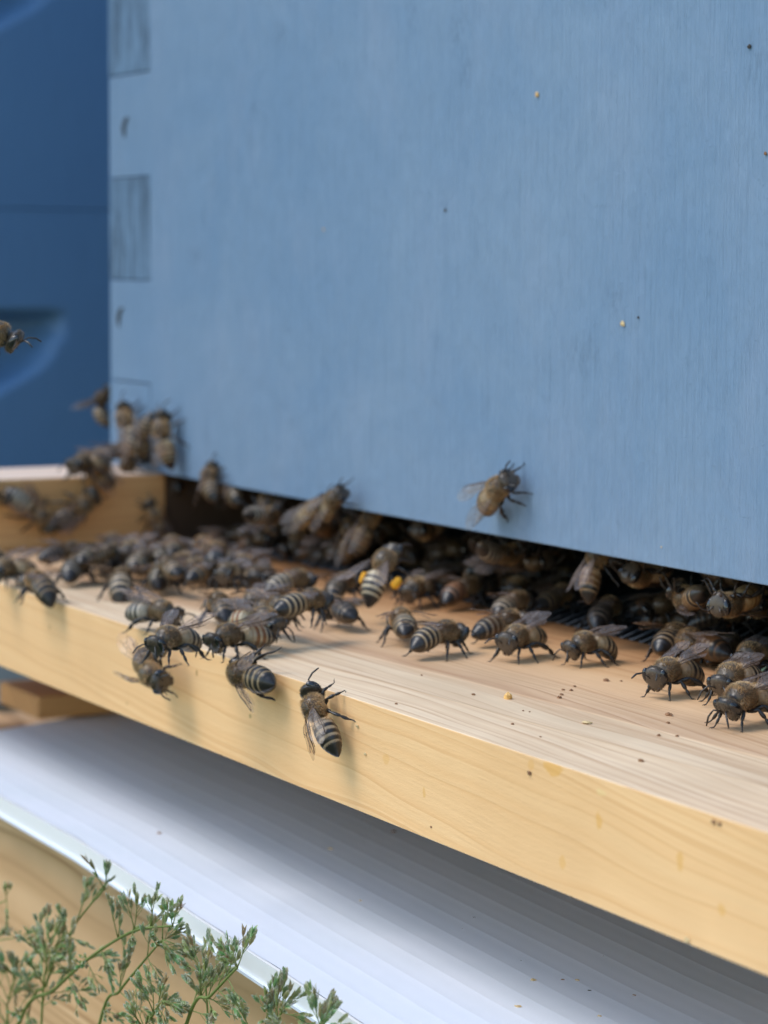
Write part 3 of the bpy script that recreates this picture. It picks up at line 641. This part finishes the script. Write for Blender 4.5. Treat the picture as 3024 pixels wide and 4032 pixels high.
GROUP = 'honey bees crawling on and around the hive entrance'
BEES = [
 ('B', 560, 1790, 575, 1660, 'bee squeezed between the two bees climbing the blue box corner', 'k', 81, dict(dim=.7, roll=4, spread=6, s=1.05)),
 ('B', 505, 1850, 520, 1740, 'bee with folded grey wings under the pale climbing bee', 'k', 82, dict(dim=.7, roll=4, spread=6, s=1.0, lift=2)),
 ('T', 420, 1800, 330, 1812, 'bee sitting across the rail top next to the box corner crowd', 't', 83, dict(s=1.1, orange=(.14, .06, .03))),
 ('B', 800, 1850, 850, 1950, 'bee clutching the box edge right of the corner crowd', 'k', 84, dict(lift=0, lean=-25)),
 ('B', 880, 1905, 950, 1970, 'bee half below the box edge beside the banded hanging bee', 'k', 85, dict(lift=-5, lean=-20)),
 ('B', 1040, 1960, 1075, 2070, 'brown bee hanging head up in the shade left of the bee with raised antennae', 'k', 86, dict(lift=-6, lean=-15)),
 ('C', 1330, 2060, 1230, 2090, 'bee under the edge behind the bee with raised antennae', 'a', 87, dict(lift=3)),
 ('F', 1390, 2310, 1290, 2300, 'bee walking into the shade left of the pollen carrier', 'a', 88, dict(tan=(.3, .22, .14))),
 ('F', 1600, 2330, 1700, 2300, 'dim bee behind the pollen carrier', 't', 89, dict(tan=(.22, .15, .09))),
 ('F', 2000, 2330, 2100, 2300, 'dim bee behind the striped bee under the box edge', 't', 90, dict(tan=(.22, .15, .09))),
 ('F', 2440, 2400, 2320, 2415, 'dim bee with grey wings at the edge of the lit wood, right of centre', 'a', 91, dict(tan=(.16, .12, .09))),
 # ---- on the warm front edge
 ('P', 1212, 2700, 1318, 2970, 'sharp bee climbing head up on the yellow front edge, rightmost of three there', '', 1, dict(fur=1.5, spread=9, roll=48, nod=25, turn=0, bend=4, side=-6, orange=None, elev=6)),
 ('P', 880, 2628, 1096, 2700, 'bee with spread clear wings facing left on the yellow front edge', '', 2, dict(fur=1.4, spread=24, roll=14, bend=3, orange=None, tan=(.37, .26, .145), elev=3)),
 ('P', 645, 2700, 520, 2560, 'dark bee heading down the yellow front edge with wings to the left, leftmost there', '', 3, dict(fur=1.2, spread=20, roll=50, bend=20, lift=2.0)),
 # ---- on the landing strip, near row
 ('F', 612, 2560, 775, 2470, 'gold backed bee leaning over the front edge with long pale wings pointing up right', 't', 4, dict(lift=1.2, spread=26, elev=15, roll=11, nod=35)),
 ('F', 815, 2500, 1082, 2512, 'side-on bee facing left with orange brown abdomen and clear stripes near the front edge', 't', 5, dict(elev=13, roll=12, spread=7, orange=(.2, .075, .02), tan=(.47, .36, .23), nod=40, fur=1.2)),
 ('F', 1118, 2450, 885, 2430, 'bee facing right with grey wings laid over an orange and cream striped abdomen', 't', 6, dict(lift=1.5, elev=9, roll=8, spread=6, orange=(.25, .09, .03), tan=(.55, .45, .3), nod=45)),
 ('F', 715, 2395, 482, 2425, 'bee facing right with raised dark hind leg at the left end of the near row', 't', 7, dict(elev=15, roll=8, spread=10, tan=(.45, .38, .3))),
 ('F', 832, 2368, 905, 2410, 'small gold collared bee among the cluster with one wing up to the left', 'a', 8, dict(spread=30, elev=15)),
 ('F', 965, 2362, 1085, 2372, 'bee facing left half hidden behind the cream striped bee', 't', 9, dict(elev=8)),
 ('F', 1288, 2372, 1095, 2378, 'bee with bold cream stripes facing right on top of the cluster', 'a', 10, dict(lift=4, tan=(.46, .34, .20), spread=30, elev=4, orange=None)),
 ('F', 1150, 2400, 1000, 2385, 'bee tangled in the middle of the cluster', 't', 27, dict(lift=2)),
 ('F', 1225, 2300, 1047, 2285, 'bee facing right with narrow grey stripes behind the cluster', 'a', 11, dict(lift=1, tan=(.4, .32, .22), spread=30)),
 ('F', 1275, 2375, 1390, 2425, 'dark bee at the right end of the cluster with its tail toward the bare wood', 'a', 12, dict(orange=None, tan=(.2, .15, .11))),
 # ---- middle pair
 ('F', 1562, 2372, 1612, 2535, 'striped bee seen from behind beside the gap in the middle of the board', 'a', 13, dict(spread=30, elev=2, tan=(.42, .31, .18), orange=None, fur=1.2)),
 ('F', 1825, 2465, 1612, 2540, 'bee facing right with striped tail crossing in front of another bee', 'a', 14, dict(tan=(.40, .29, .17), orange=None, spread=16, elev=7, fur=1.3, nod=25)),
 ('F', 1975, 2530, 2148, 2490, 'bee looking at the camera with face lowered to the wood', 't', 15, dict(nod=20, elev=14, fur=1.3)),
 ('F', 2075, 2440, 1862, 2478, 'brown bee facing right behind the bee that looks at the camera', 'a', 16, dict(orange=(.1, .045, .018), tan=(.34, .25, .16))),
 ('F', 2085, 2380, 1938, 2385, 'bee in the shade with pale stripes facing right under the box edge', 'a', 17, dict(tan=(.45, .36, .26))),
 ('F', 2222, 2525, 2448, 2545, 'lone side-on bee facing left on the pinkish wood', 't', 18, dict(s=1.0, bend=24, nod=40, elev=8, roll=11, spread=6, fur=1.3, tan=(.36, .27, .16))),
 # ---- right group
 ('F', 2548, 2665, 2775, 2625, 'bee with large dark eyes striding left in the right hand group', 't', 19, dict(s=1.08, nod=22, elev=15, roll=6, spread=9, fur=1.4, ant=(.5, .1))),
 ('F', 2805, 2672, 3000, 2660, 'bee touching heads beside the furry bee at the right edge', 't', 20, dict(s=1.12, nod=38, fur=1.3)),
 ('F', 2825, 2745, 3095, 2755, 'furry golden bee with striped abdomen cut by the right edge of the photo', 't', 21, dict(s=1.15, nod=50, fur=2.0, roll=12, elev=7, spread=7, tan=(.37, .26, .145), orange=None)),
 ('F', 2700, 2475, 2585, 2555, 'bee with broad brown bands seen from behind the large brown bee', 'a', 22, dict(orange=None, tan=(.3, .2, .11), spread=30)),
 ('F', 2665, 2520, 2850, 2560, 'large bee with brown folded wings behind the striding bee', 'a', 23, dict(s=1.12, orange=(.11, .05, .02), tan=(.14, .07, .03), spread=10, roll=4, elev=6)),
 ('F', 2900, 2590, 3040, 2570, 'bee resting by the wire mesh at the right edge', 't', 24, dict(nod=30)),
 # ---- pollen bee
 ('F', 1580, 2175, 1410, 2335, 'bee carrying bright orange pollen loads climbing into the entrance', 'av', 25, dict(lift=6, pollen=1, tan=(.5, .4, .26), orange=None, spread=30, lean=22)),
 ('F', 1895, 2310, 1735, 2335, 'reddish brown bee facing right in the deep shade of the entrance', 'a', 26, dict(tan=(.3, .18, .12), orange=(.12, .05, .02))),
 # ---- left group on the floor
 ('F', 40, 2190, -130, 2215, 'bee at the left edge behind another, wings lit mauve', 't', 28, dict(elev=14)),
 ('F', -20, 2262, 120, 2215, 'bee at the left edge with one long wing raised to the right', 't', 29, dict(elev=15, roll=12, orange=(.2, .09, .02))),
 ('F', 95, 2295, 215, 2300, 'round fuzzy bee with lowered head beside the left edge bees', 'a', 30, dict(bend=30, fur=1.3)),
 ('F', 298, 2180, 284, 2290, 'bee seen from behind with dark abdomen tip and wings apart, left floor group', 'a', 31, dict(spread=30, elev=6, tan=(.25, .2, .14), orange=None)),
 ('F', 340, 2138, 160, 2215, 'dull brown bee facing right against the pine rail foot', 'a', 32, dict(tan=(.2, .14, .1))),
 ('F', 380, 2150, 400, 2235, 'bee with black tail tip behind the left floor group', 'a', 33, dict(spread=30)),
 ('F', 470, 2255, 483, 2320, 'bee with round golden fuzz arched over its dark underside', 'a', 34, dict(bend=38, fur=1.5, spread=30, elev=14)),
 ('F', 612, 2215, 645, 2315, 'striped bee with golden collar seen from behind, left of the cluster', 'a', 35, dict(spread=24, elev=5, tan=(.4, .33, .22), orange=None)),
 ('F', 435, 2105, 445, 2180, 'dark bee tail-up behind the left floor group', 'a', 36, dict(bend=-10)),
 ('F', 500, 2120, 560, 2215, 'bee with pale grey stripes in the packed left group', 't', 37, dict(lift=2.5)),
 ('F', 545, 2175, 590, 2240, 'bee with glossy dark face in the packed left group', 't', 38, dict(lift=1.5)),
 ('F', 605, 2170, 740, 2175, 'bee lying low across the packed left group', 't', 39, dict()),
 ('F', 690, 2240, 780, 2190, 'bee facing the camera beside the corner of the entrance', 't', 40, dict()),
 ('F', 720, 2242, 880, 2240, 'bee on stilted legs facing left at the shaded floor behind the cluster', 't', 41, dict(nod=40)),
 ('F', 850, 2150, 856, 2215, 'bee seen from behind with a slate grey back inside the entrance', 'a', 42, dict(lift=3, tan=(.12, .12, .12), spread=30)),
 ('F', 920, 2228, 1045, 2225, 'bee facing left on straight legs in the shaded floor centre', 't', 43, dict()),
 ('F', 770, 2140, 860, 2170, 'dim bee behind the bee on stilted legs', 'a', 44, dict()),
 ('F', 660, 2130, 700, 2180, 'dim bee at the foot of the entrance corner', 'a', 45, dict(lift=2)),
 # ---- on the rail
 ('R', 205, 2068, 40, 1940, 'striped bee walking down the inner face of the pine rail', 'k', 46, dict(s=1.15, tan=(.34, .3, .22), orange=None)),
 ('R', 365, 1955, 215, 2075, 'dark bee walking up the inner face of the pine rail', 'k', 47, dict(s=1.15, tan=(.1, .08, .06), orange=None)),
 ('R', 12, 1955, -110, 1930, 'bee whose head just enters at the left edge on the pine rail', '', 48, dict()),
 ('T', 284, 1800, 425, 1850, 'bee standing on the pale rail top facing left', 't', 49, dict()),
 ('R', 330, 1830, 445, 1915, 'bee hanging over the top of the pine rail tail down', '', 50, dict(lift=1)),
 ('T', 515, 1775, 385, 1790, 'bee on the rail top touching the box corner', 'a', 51, dict()),
 ('R', 590, 1985, 640, 2120, 'bee with a glowing mauve wing in the corner by the entrance', '', 52, dict(spread=10, roll=10)),
 # ---- on the box
 ('B', 482, 1600, 530, 1768, 'pale bee climbing the corner of the blue box', 'k', 53, dict(s=1.1, tan=(.42, .33, .22), spread=8, elev=7)),
 ('B', 636, 1640, 660, 1822, 'bee climbing the blue box near its left corner with a soft shadow', 'k', 54, dict(s=1.12, spread=8, elev=7, roll=4, tan=(.38, .28, .15))),
 ('B', 2005, 1888, 1885, 2005, 'lone bee standing on the blue box face above the entrance', 'k', 55, dict(s=1.1, fur=1.8, spread=17, elev=12, roll=12, tan=(.38, .29, .18), orange=(.12, .08, .045), ant=(.5, .5), nod=10, bend=10)),
 ('B', 1350, 1930, 1258, 2045, 'bee holding on to the lower edge of the box with antennae raised', '', 56, dict(fur=1.3, spread=14, tan=(.4, .3, .17), ant=(.6, .1), lift=1)),
 ('B', 1250, 1985, 1185, 2060, 'round pale bee hanging next to the bee with raised antennae', 'k', 57, dict(fur=1.2, lean=-20, tan=(.4, .3, .17))),
 ('C', 790, 1890, 915, 1915, 'pale banded bee clinging under the box edge with raised legs', 't', 58, dict(tan=(.5, .4, .28), tip=70, lift=-1)),
 ('C', 1095, 2010, 975, 2045, 'bee with cream banded tail hanging in the entrance shade', 'a', 59, dict(tan=(.55, .48, .36))),
 ('C', 2070, 2160, 1860, 2195, 'bee hanging upside down below the box, belly to the light', 'a', 60, dict(legs='hang', tan=(.5, .42, .32), tip=25, lift=1)),
 ('B', 1452, 2030, 1440, 2125, 'bee hanging head up under the box with amber sides', 'k', 61, dict(lean=-25, orange=(.2, .09, .03), lift=-8)),
 ('B', 1385, 2060, 1370, 2180, 'yellowish bee hanging in the chain inside the entrance', 'k', 62, dict(lean=-10, lift=-14, orange=(.2, .11, .04))),
 ('B', 1190, 2080, 1170, 2190, 'dim bee in the hanging chain of the entrance', 'k', 63, dict(lift=-18)),
 ('B', 2335, 2185, 2345, 2290, 'amber bee hanging tail down with a shining tip', 'k', 64, dict(lean=-35, orange=(.16, .07, .02), lift=-6)),
 ('C', 2455, 2230, 2640, 2275, 'brown bee flat under the box edge right of the hanging amber bee', 't', 65, dict(tip=-20, orange=(.2, .1, .03))),
 ('C', 2800, 2350, 3010, 2380, 'upside down bee facing the camera under the right end of the box', 't', 66, dict(fur=1.5, lift=.5, nod=5, orange=(.2, .1, .03), tan=(.4, .26, .12))),
 ('C', 2930, 2340, 3090, 2400, 'amber bee hanging behind the upside down bee at the right edge', 't', 67, dict(lift=4, orange=(.22, .11, .03), tan=(.3, .17, .06))),
 ('C', 2680, 2300, 2760, 2400, 'dim bee hanging deeper in the entrance right of centre', 'a', 68, dict(lift=2, orange=(.14, .07, .03))),
 ('C', 1640, 2060, 1750, 2090, 'dim brown bee under the box edge near the centre', 't', 69, dict()),
 ('F', 2260, 2345, 2120, 2365, 'dim bee on the floor in shadow behind the lone side-on bee', 'a', 70, dict()),
 ('C', 690, 1890, 780, 1935, 'dim bee under the box edge by the left corner', 't', 71, dict()),
]
for (kind, hx, hy, tx, ty, lab, flag, seed, op) in BEES:
    surf_bee(kind, hx, hy, tx, ty, lab, flag, seed, **op)
# flying ones
P0 = CAM+ray(-72, 1318)*375
put_bee(P0, RX*.93+UX*-.10-FX*.15, UX*.9-FX*.25-RX*-.05, .93, 'hovering bee entering the photo at the left edge in front of the dark blue hive', GROUP, 72, dict(legs='fly', fur=1.8, nod=35, turn=0, spread=32, elev=38, bend=20, ant=(.7, .4), tan=(.45, .34, .2), orange=None))
P0 = CAM+ray(396, 1605)*690
put_bee(P0, UX*.95+RX*.25, -RX*.92-FX*.2+UX*.2, .98, 'flying bee hovering upright just left of the blue box corner', GROUP, 73, dict(legs='fly', bend=50, spread=62, elev=40, nod=60, fur=1.2, orange=(.14, .08, .04)))
# blurred crowd at the left end
GROUP = 'blurred bees crowding the left end of the board'
r = random.Random(5)
for k in range(22):
    x = 340+k*32+r.uniform(-25, 25); y = 2125+r.uniform(0, 85)+(x-330)*.13
    a = r.uniform(0, 6.28); dx = 60*math.cos(a)
    surf_bee('F', x+dx, y, x-dx, y, 'blurred bee in the crowd at the left end of the board', r.choice('at'), 120+k % 9, lift=r.choice([0, 0, 0, 2.5]), fur=.5, dim=r.choice([.5, .75, 1]), s=1.0)
# bees deep in the entrance, hair and bands darkened to paint in its shade
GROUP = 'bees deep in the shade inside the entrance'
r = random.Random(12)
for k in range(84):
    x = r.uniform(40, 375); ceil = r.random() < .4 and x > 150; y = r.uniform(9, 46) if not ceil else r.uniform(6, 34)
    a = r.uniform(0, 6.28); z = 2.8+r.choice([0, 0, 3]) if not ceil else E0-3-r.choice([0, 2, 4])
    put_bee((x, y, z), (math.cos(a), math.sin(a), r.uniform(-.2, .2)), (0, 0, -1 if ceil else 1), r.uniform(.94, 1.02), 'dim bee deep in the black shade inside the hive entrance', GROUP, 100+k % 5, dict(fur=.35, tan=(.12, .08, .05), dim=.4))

# ------------------------------------------------------------------ crumbs and wax bits
def lump(name, P, rad, mat, label, cat, group, n=(0, 0, 1), seed=0, flat=.6):
    r = random.Random(seed); mb = MB(); nu, nv = 6, 8; V = []
    for i in range(nu+1):
        for k in range(nv):
            a, b = math.pi*i/nu, 2*math.pi*k/nv; q = r.uniform(.65, 1.2)
            V.append((rad*q*math.sin(a)*math.cos(b)*1.25, rad*q*math.sin(a)*math.sin(b), rad*q*math.cos(a)*flat+rad*.3))
    mb.add(V, [(i*nv+k, (i+1)*nv+k, (i+1)*nv+(k+1) % nv, i*nv+(k+1) % nv) for i in range(nu) for k in range(nv)])
    o = mb.build(name, mat, None, smooth=False); o.location = Vector(P)*MM
    nn = Vector(n); o.rotation_mode = 'QUATERNION'; o.rotation_quaternion = nn.to_track_quat('Z', 'Y')
    tag(o, label, cat, group); return o
MC = plain('brown_crumb', (.26, .13, .06), .8, .35, 2000); MA = plain('amber_wax', (.72, .42, .13), .5, .3, 1500); MP = plain('pale_wax', (.66, .48, .24), .6, .2, 900); MK = plain('dark_speck', (.04, .035, .03), .8)
sd_ = 0
for (x, y, rr) in [(1864, 2737, .40), (2019, 2853, .32), (2386, 2682, .62), (2212, 2737, .4), (2202, 2749, .5), (2218, 2718, .35), (2262, 2704, .35), (2249, 2720, .4), (2594, 2898, .4), (2667, 2900, .33), (2524, 2999, .5), (2634, 2818, .65), (2630, 2848, .35), (1560, 2773, .3), (2128, 2903, .22), (1660, 2660, .25), (2060, 2800, .22), (2085, 2804, .2), (2446, 2683, .3)]:
    P = hit(x, y, (0, 0, 1), 0); sd_ += 1
    lump('crumb', P, rr*.85, MC, 'small brown crumb lying on the pale landing strip', 'crumb', 'brown crumbs on the landing strip', seed=sd_)
P = hit(1999, 2752, (0, 0, 1), 0); lump('wax_flake', P, .62, MA, 'small upright amber wax flake on the landing strip', 'wax flake', None, seed=50, flat=1.4)
P = hit(2312, 2849, (0, 0, 1), 0); lump('wax_flake', P, .7, MP, 'flat cream seed-like flake on the landing strip', 'wax flake', None, seed=51, flat=.25)
for (x, y, rr, mt, lab, cat) in [(2118, 372, .75, MA, 'orange wax bit stuck high on the blue box face', 'wax bit'), (2455, 1275, .75, MP, 'cream wax bit stuck on the right of the blue box face', 'wax bit'),
        (1755, 828, .5, MK, 'dark speck stuck at the middle of the blue box face', 'speck'), (2953, 183, .6, MK, 'dark chip at the upper right of the blue box face', 'speck'), (1275, 903, .4, MA, 'faint ochre speck left of centre on the blue box face', 'speck'), (3016, 604, .5, MC, 'rust brown speck at the right edge of the blue box face', 'speck'), (2515, 1250, .35, MK, 'tiny dark nick beside the cream wax bit on the blue box', 'speck'), (2606, 2154, .25, MP, 'tiny white fleck low on the blue box face above the entrance', 'speck')]:
    P = hit(x, y, (0, -1, 0), 0); sd_ += 1; lump('wax_bit' if 'wax' in cat else 'speck', P+np.array([0, -.05, 0]), rr*.68, mt, lab, cat, None, (0, -1, 0), sd_, .4)
for (x, y, rr, mt) in [(2087, 3043, .4, MC), (2812, 3235, .35, MC), (2835, 3245, .3, MC), (1698, 3256, .2, MC), (1410, 2860, .35, MP), (1440, 2968, .3, MP), (2710, 3700, .45, MP)]:
    P = hit(x, y, (0, -1, 0), D); sd_ += 1; lump('crumb', P, rr, mt, 'tiny crumb stuck to the yellow front edge of the bottom board', 'crumb', 'crumbs on the yellow front edge', (0, -1, 0), sd_, .5)
for (x, y, rr, mt) in [(627, 3283, .55, MC), (1550, 3277, .5, MC), (1868, 3614, .25, MK), (1820, 3659, .2, MK), (2052, 3785, .2, MK), (2376, 3767, .2, MK), (2100, 3862, .5, MP), (2272, 3862, .4, MP), (2321, 3903, .3, MK), (2039, 3966, .5, MP), (2498, 3921, .3, MC), (1472, 3962, .15, MK), (1301, 3345, .5, MP), (2360, 4003, .35, MP), (685, 3098, .3, MC), (2215, 3860, .3, MC), (1420, 3548, .3, MP)]:
    P = hit(x, y, (0, 0, 1), TZ-.1); sd_ += 1; lump('crumb', P, rr, mt, 'tiny hive crumb lying on the white plastic tray', 'crumb', 'crumbs on the white tray', (0, 0, 1), sd_, .35)

# ------------------------------------------------------------------ grass panicles
GM = attr_mat('grass_spikelet', .55, .4, .1)
nt = GM.node_tree; b_ = nt.nodes['Principled BSDF']; tl = node(nt, 'BsdfTranslucent'); mx_ = node(nt, 'MixShader'); mx_.inputs[0].default_value = .35
nt.links.new(b_.inputs['Base Color'].links[0].from_socket, tl.inputs[0]); nt.links.new(b_.outputs[0], mx_.inputs[1]); nt.links.new(tl.outputs[0], mx_.inputs[2]); nt.links.new(mx_.outputs[0], nt.nodes['Material Output'].inputs[0])
def spikelet(mb, p, d, ln, r):
    d = d/np.linalg.norm(d); x, y = frame(d); a = r.uniform(0, 6.28); sx = x*math.cos(a)+y*math.sin(a); sy = np.cross(d, sx)
    base = (.42*r.uniform(.6, 1.2), .46*r.uniform(.75, 1.15), .20)
    nl = 5
    for k in range(nl):
        s = 1 if k % 2 else -1; o0 = p+d*ln*.13*k; dd = d+sx*s*(.24+.05*k); dd /= np.linalg.norm(dd); L = ln*(.62-.035*k); W_ = ln*.125
        n2 = np.cross(dd, sy); V = []; C = []
        prof_ = [(0, .2), (.2, .8), (.45, 1.), (.7, .72), (.9, .28), (1.0, .03)]
        for t, w_ in prof_:
            bulge = .35*W_*math.sin(math.pi*min(1, t+.1))
            c = o0+dd*L*t
            for q in (-1, 0, 1):
                V.append(c+sy*W_*w_*q+n2*(bulge*(1 if q == 0 else .15))*-s*-1)
                tip = t > .75; mg = abs(q) == 1
                pale = (.62, .62, .48) if (tip or mg and t > .5) else base
                if q == 0 and not tip: pale = tuple(v*.8 for v in base)
                C.append((*[v*r.uniform(.9, 1.1) for v in pale], 1))
        F = [(i*3+q, i*3+q+1, (i+1)*3+q+1, (i+1)*3+q) for i in range(5) for q in (0, 1)]
        mb.add(V, F, 0, C)
def catmull(P, n=8):
    P = [np.array(p) for p in P]; P = [2*P[0]-P[1]]+P+[2*P[-1]-P[-2]]; o_ = []
    for i in range(1, len(P)-2):
        for k in range(n):
            t = k/n; o_.append(.5*((2*P[i])+(-P[i-1]+P[i+1])*t+(2*P[i-1]-5*P[i]+4*P[i+1]-P[i+2])*t*t+(-P[i-1]+3*P[i]-3*P[i+1]+P[i+2])*t**3))
    o_.append(P[-2]); return o_
def panicle(path, yplane, label, seed, rad=.32, nodes=6, reach=9, spk=2.35, dens=1.0):
    r = random.Random(seed)
    pts3 = [hit(x, y, (0, 1, 0), yplane+dy) for (x, y, dy) in path]
    nodes = int(nodes*1.1)
    dr = pts3[0]-pts3[1]; dr = dr/np.linalg.norm(dr)*.6+np.array([0, 0, -.6]); root = pts3[0]+dr*45; pts3 = [root+np.array([dr[0]*60, 0, -275])]+[root]+pts3
    c = catmull(pts3, 8); base = np.array(c[0]); N = len(c)
    t = empty('grass_panicle', base); tag(t, label, 'grass', 'flowering grass stems in front of the stand beam')
    sb = MB(); tube(sb, [p-base for p in c], [rad*(1-.62*i/N) for i in range(N)], 7, 0, (.27, .34, .10, 1))
    kb = MB(); i0 = 17
    for k in range(nodes):
        i = int(i0+(N-1-i0)*(k/(max(1, nodes-1)))**.9); p = np.array(c[min(i, N-1)]); ax = np.array(c[min(i+1, N-1)])-np.array(c[max(i-1, 0)]); ax /= np.linalg.norm(ax)
        nb = r.choice([2, 3, 3])
        for b in range(nb):
            a = r.uniform(0, 6.28); x, y = frame(ax); d = ax*.6+(x*math.cos(a)+y*math.sin(a))*.9; d[1] *= .4; d /= np.linalg.norm(d)
            ln = 1.0*reach*(1-.5*k/nodes)*r.uniform(.55, 1.1); q = [p]
            for s in range(1, 5): d = d+np.array([r.uniform(-.12, .12), r.uniform(-.1, .1), r.uniform(-.12, .10)]); d /= np.linalg.norm(d); q.append(q[-1]+d*ln/4)
            tube(sb, [v-base for v in q], [.12, .10, .09, .08, .06], 5, 0, (.30, .36, .12, 1))
            for s in range(int(r.choice([5, 6, 7, 8])*dens)):
                tt = r.uniform(.25, 1.0); seg = min(3, int(tt*4)); pp = q[seg]+(q[seg+1]-q[seg])*(tt*4-seg); pd = d+np.array([r.uniform(-.8, .8), r.uniform(-.5, .5), r.uniform(-.7, .7)]); pd /= np.linalg.norm(pd)
                e = pp+pd*r.uniform(.4, 2.0); tube(sb, [pp-base, e-base], [.06, .05], 4, 0, (.30, .36, .12, 1)); spikelet(kb, e-base, pd*.6+d*.7, spk*r.uniform(.8, 1.15), r)
            spikelet(kb, q[-1]-base, d, spk, r)
    sb.build('stem', GM, t); kb.build('spikelets', GM, t)
YG = -87.0
panicle([(78, 4023, 0), (210, 3900, 0), (325, 3794, 0), (440, 3712, 0), (542, 3661, 0), (680, 3645, 0)], YG, 'grass stem arching right with the most spikelets, tip touching the tray edge', 1, rad=.45, nodes=9, reach=9)
panicle([(735, 4030, 0), (830, 3920, 0), (935, 3808, 0)], YG, 'straight thick grass stem leaning right to the tray edge near the bottom', 2, rad=.45, nodes=6, reach=8)
panicle([(392, 4030, 0), (470, 3903, 0), (545, 3810, 0), (609, 3734, 0), (640, 3700, 0)], YG, 'bright green thin grass stem between the two thick stems', 3, rad=.36, nodes=6, reach=8)
panicle([(193, 3842, 0), (277, 3674, 0), (325, 3600, 0), (410, 3500, 0)], YG+2, 'blurred grass stem reaching highest against the pine beam', 4, rad=.35, nodes=5, reach=8, dens=.6)
panicle([(163, 4030, 0), (181, 3812, 0), (195, 3730, 0)], YG, 'upright grass panicle dense with spikelets at the lower left', 5, rad=.33, nodes=7, reach=9)
panicle([(820, 4030, 0), (800, 3850, 0), (770, 3760, 0)], YG+2, 'slender curved grass stem right of centre of the grass', 6, rad=.25, nodes=3, reach=6, dens=.6)
panicle([(1000, 4160, 0), (1060, 4060, 0), (1110, 3985, 0)], YG-1, 'dark grass panicle below the tray edge at the right end of the grass', 7, rad=.4, nodes=6, reach=9)
panicle([(1190, 4240, 0), (1235, 4130, 0), (1262, 4040, 0)], YG-1, 'grass seed head peeping up under the tray at the bottom edge, rightmost', 12, rad=.35, nodes=5, reach=7)
panicle([(-130, 3700, 0), (-60, 3590, 0), (25, 3545, 0)], YG+3, 'grass sprig entering from the left edge, upper one', 8, rad=.3, nodes=2, reach=4, dens=.6)
panicle([(-130, 3800, 0), (-40, 3715, 0), (80, 3690, 0)], YG+3, 'grass sprig entering from the left edge, lower one', 9, rad=.3, nodes=3, reach=4, dens=.7)
panicle([(560, 4120, 0), (600, 4000, 0), (640, 3940, 0)], YG-3, 'short grass panicle at the bottom edge between the stems', 10, rad=.35, nodes=5, reach=7)
panicle([(30, 4100, 0), (30, 3950, 0), (60, 3860, 0)], YG-1, 'grass panicle at the bottom left corner', 11, rad=.35, nodes=5, reach=8)
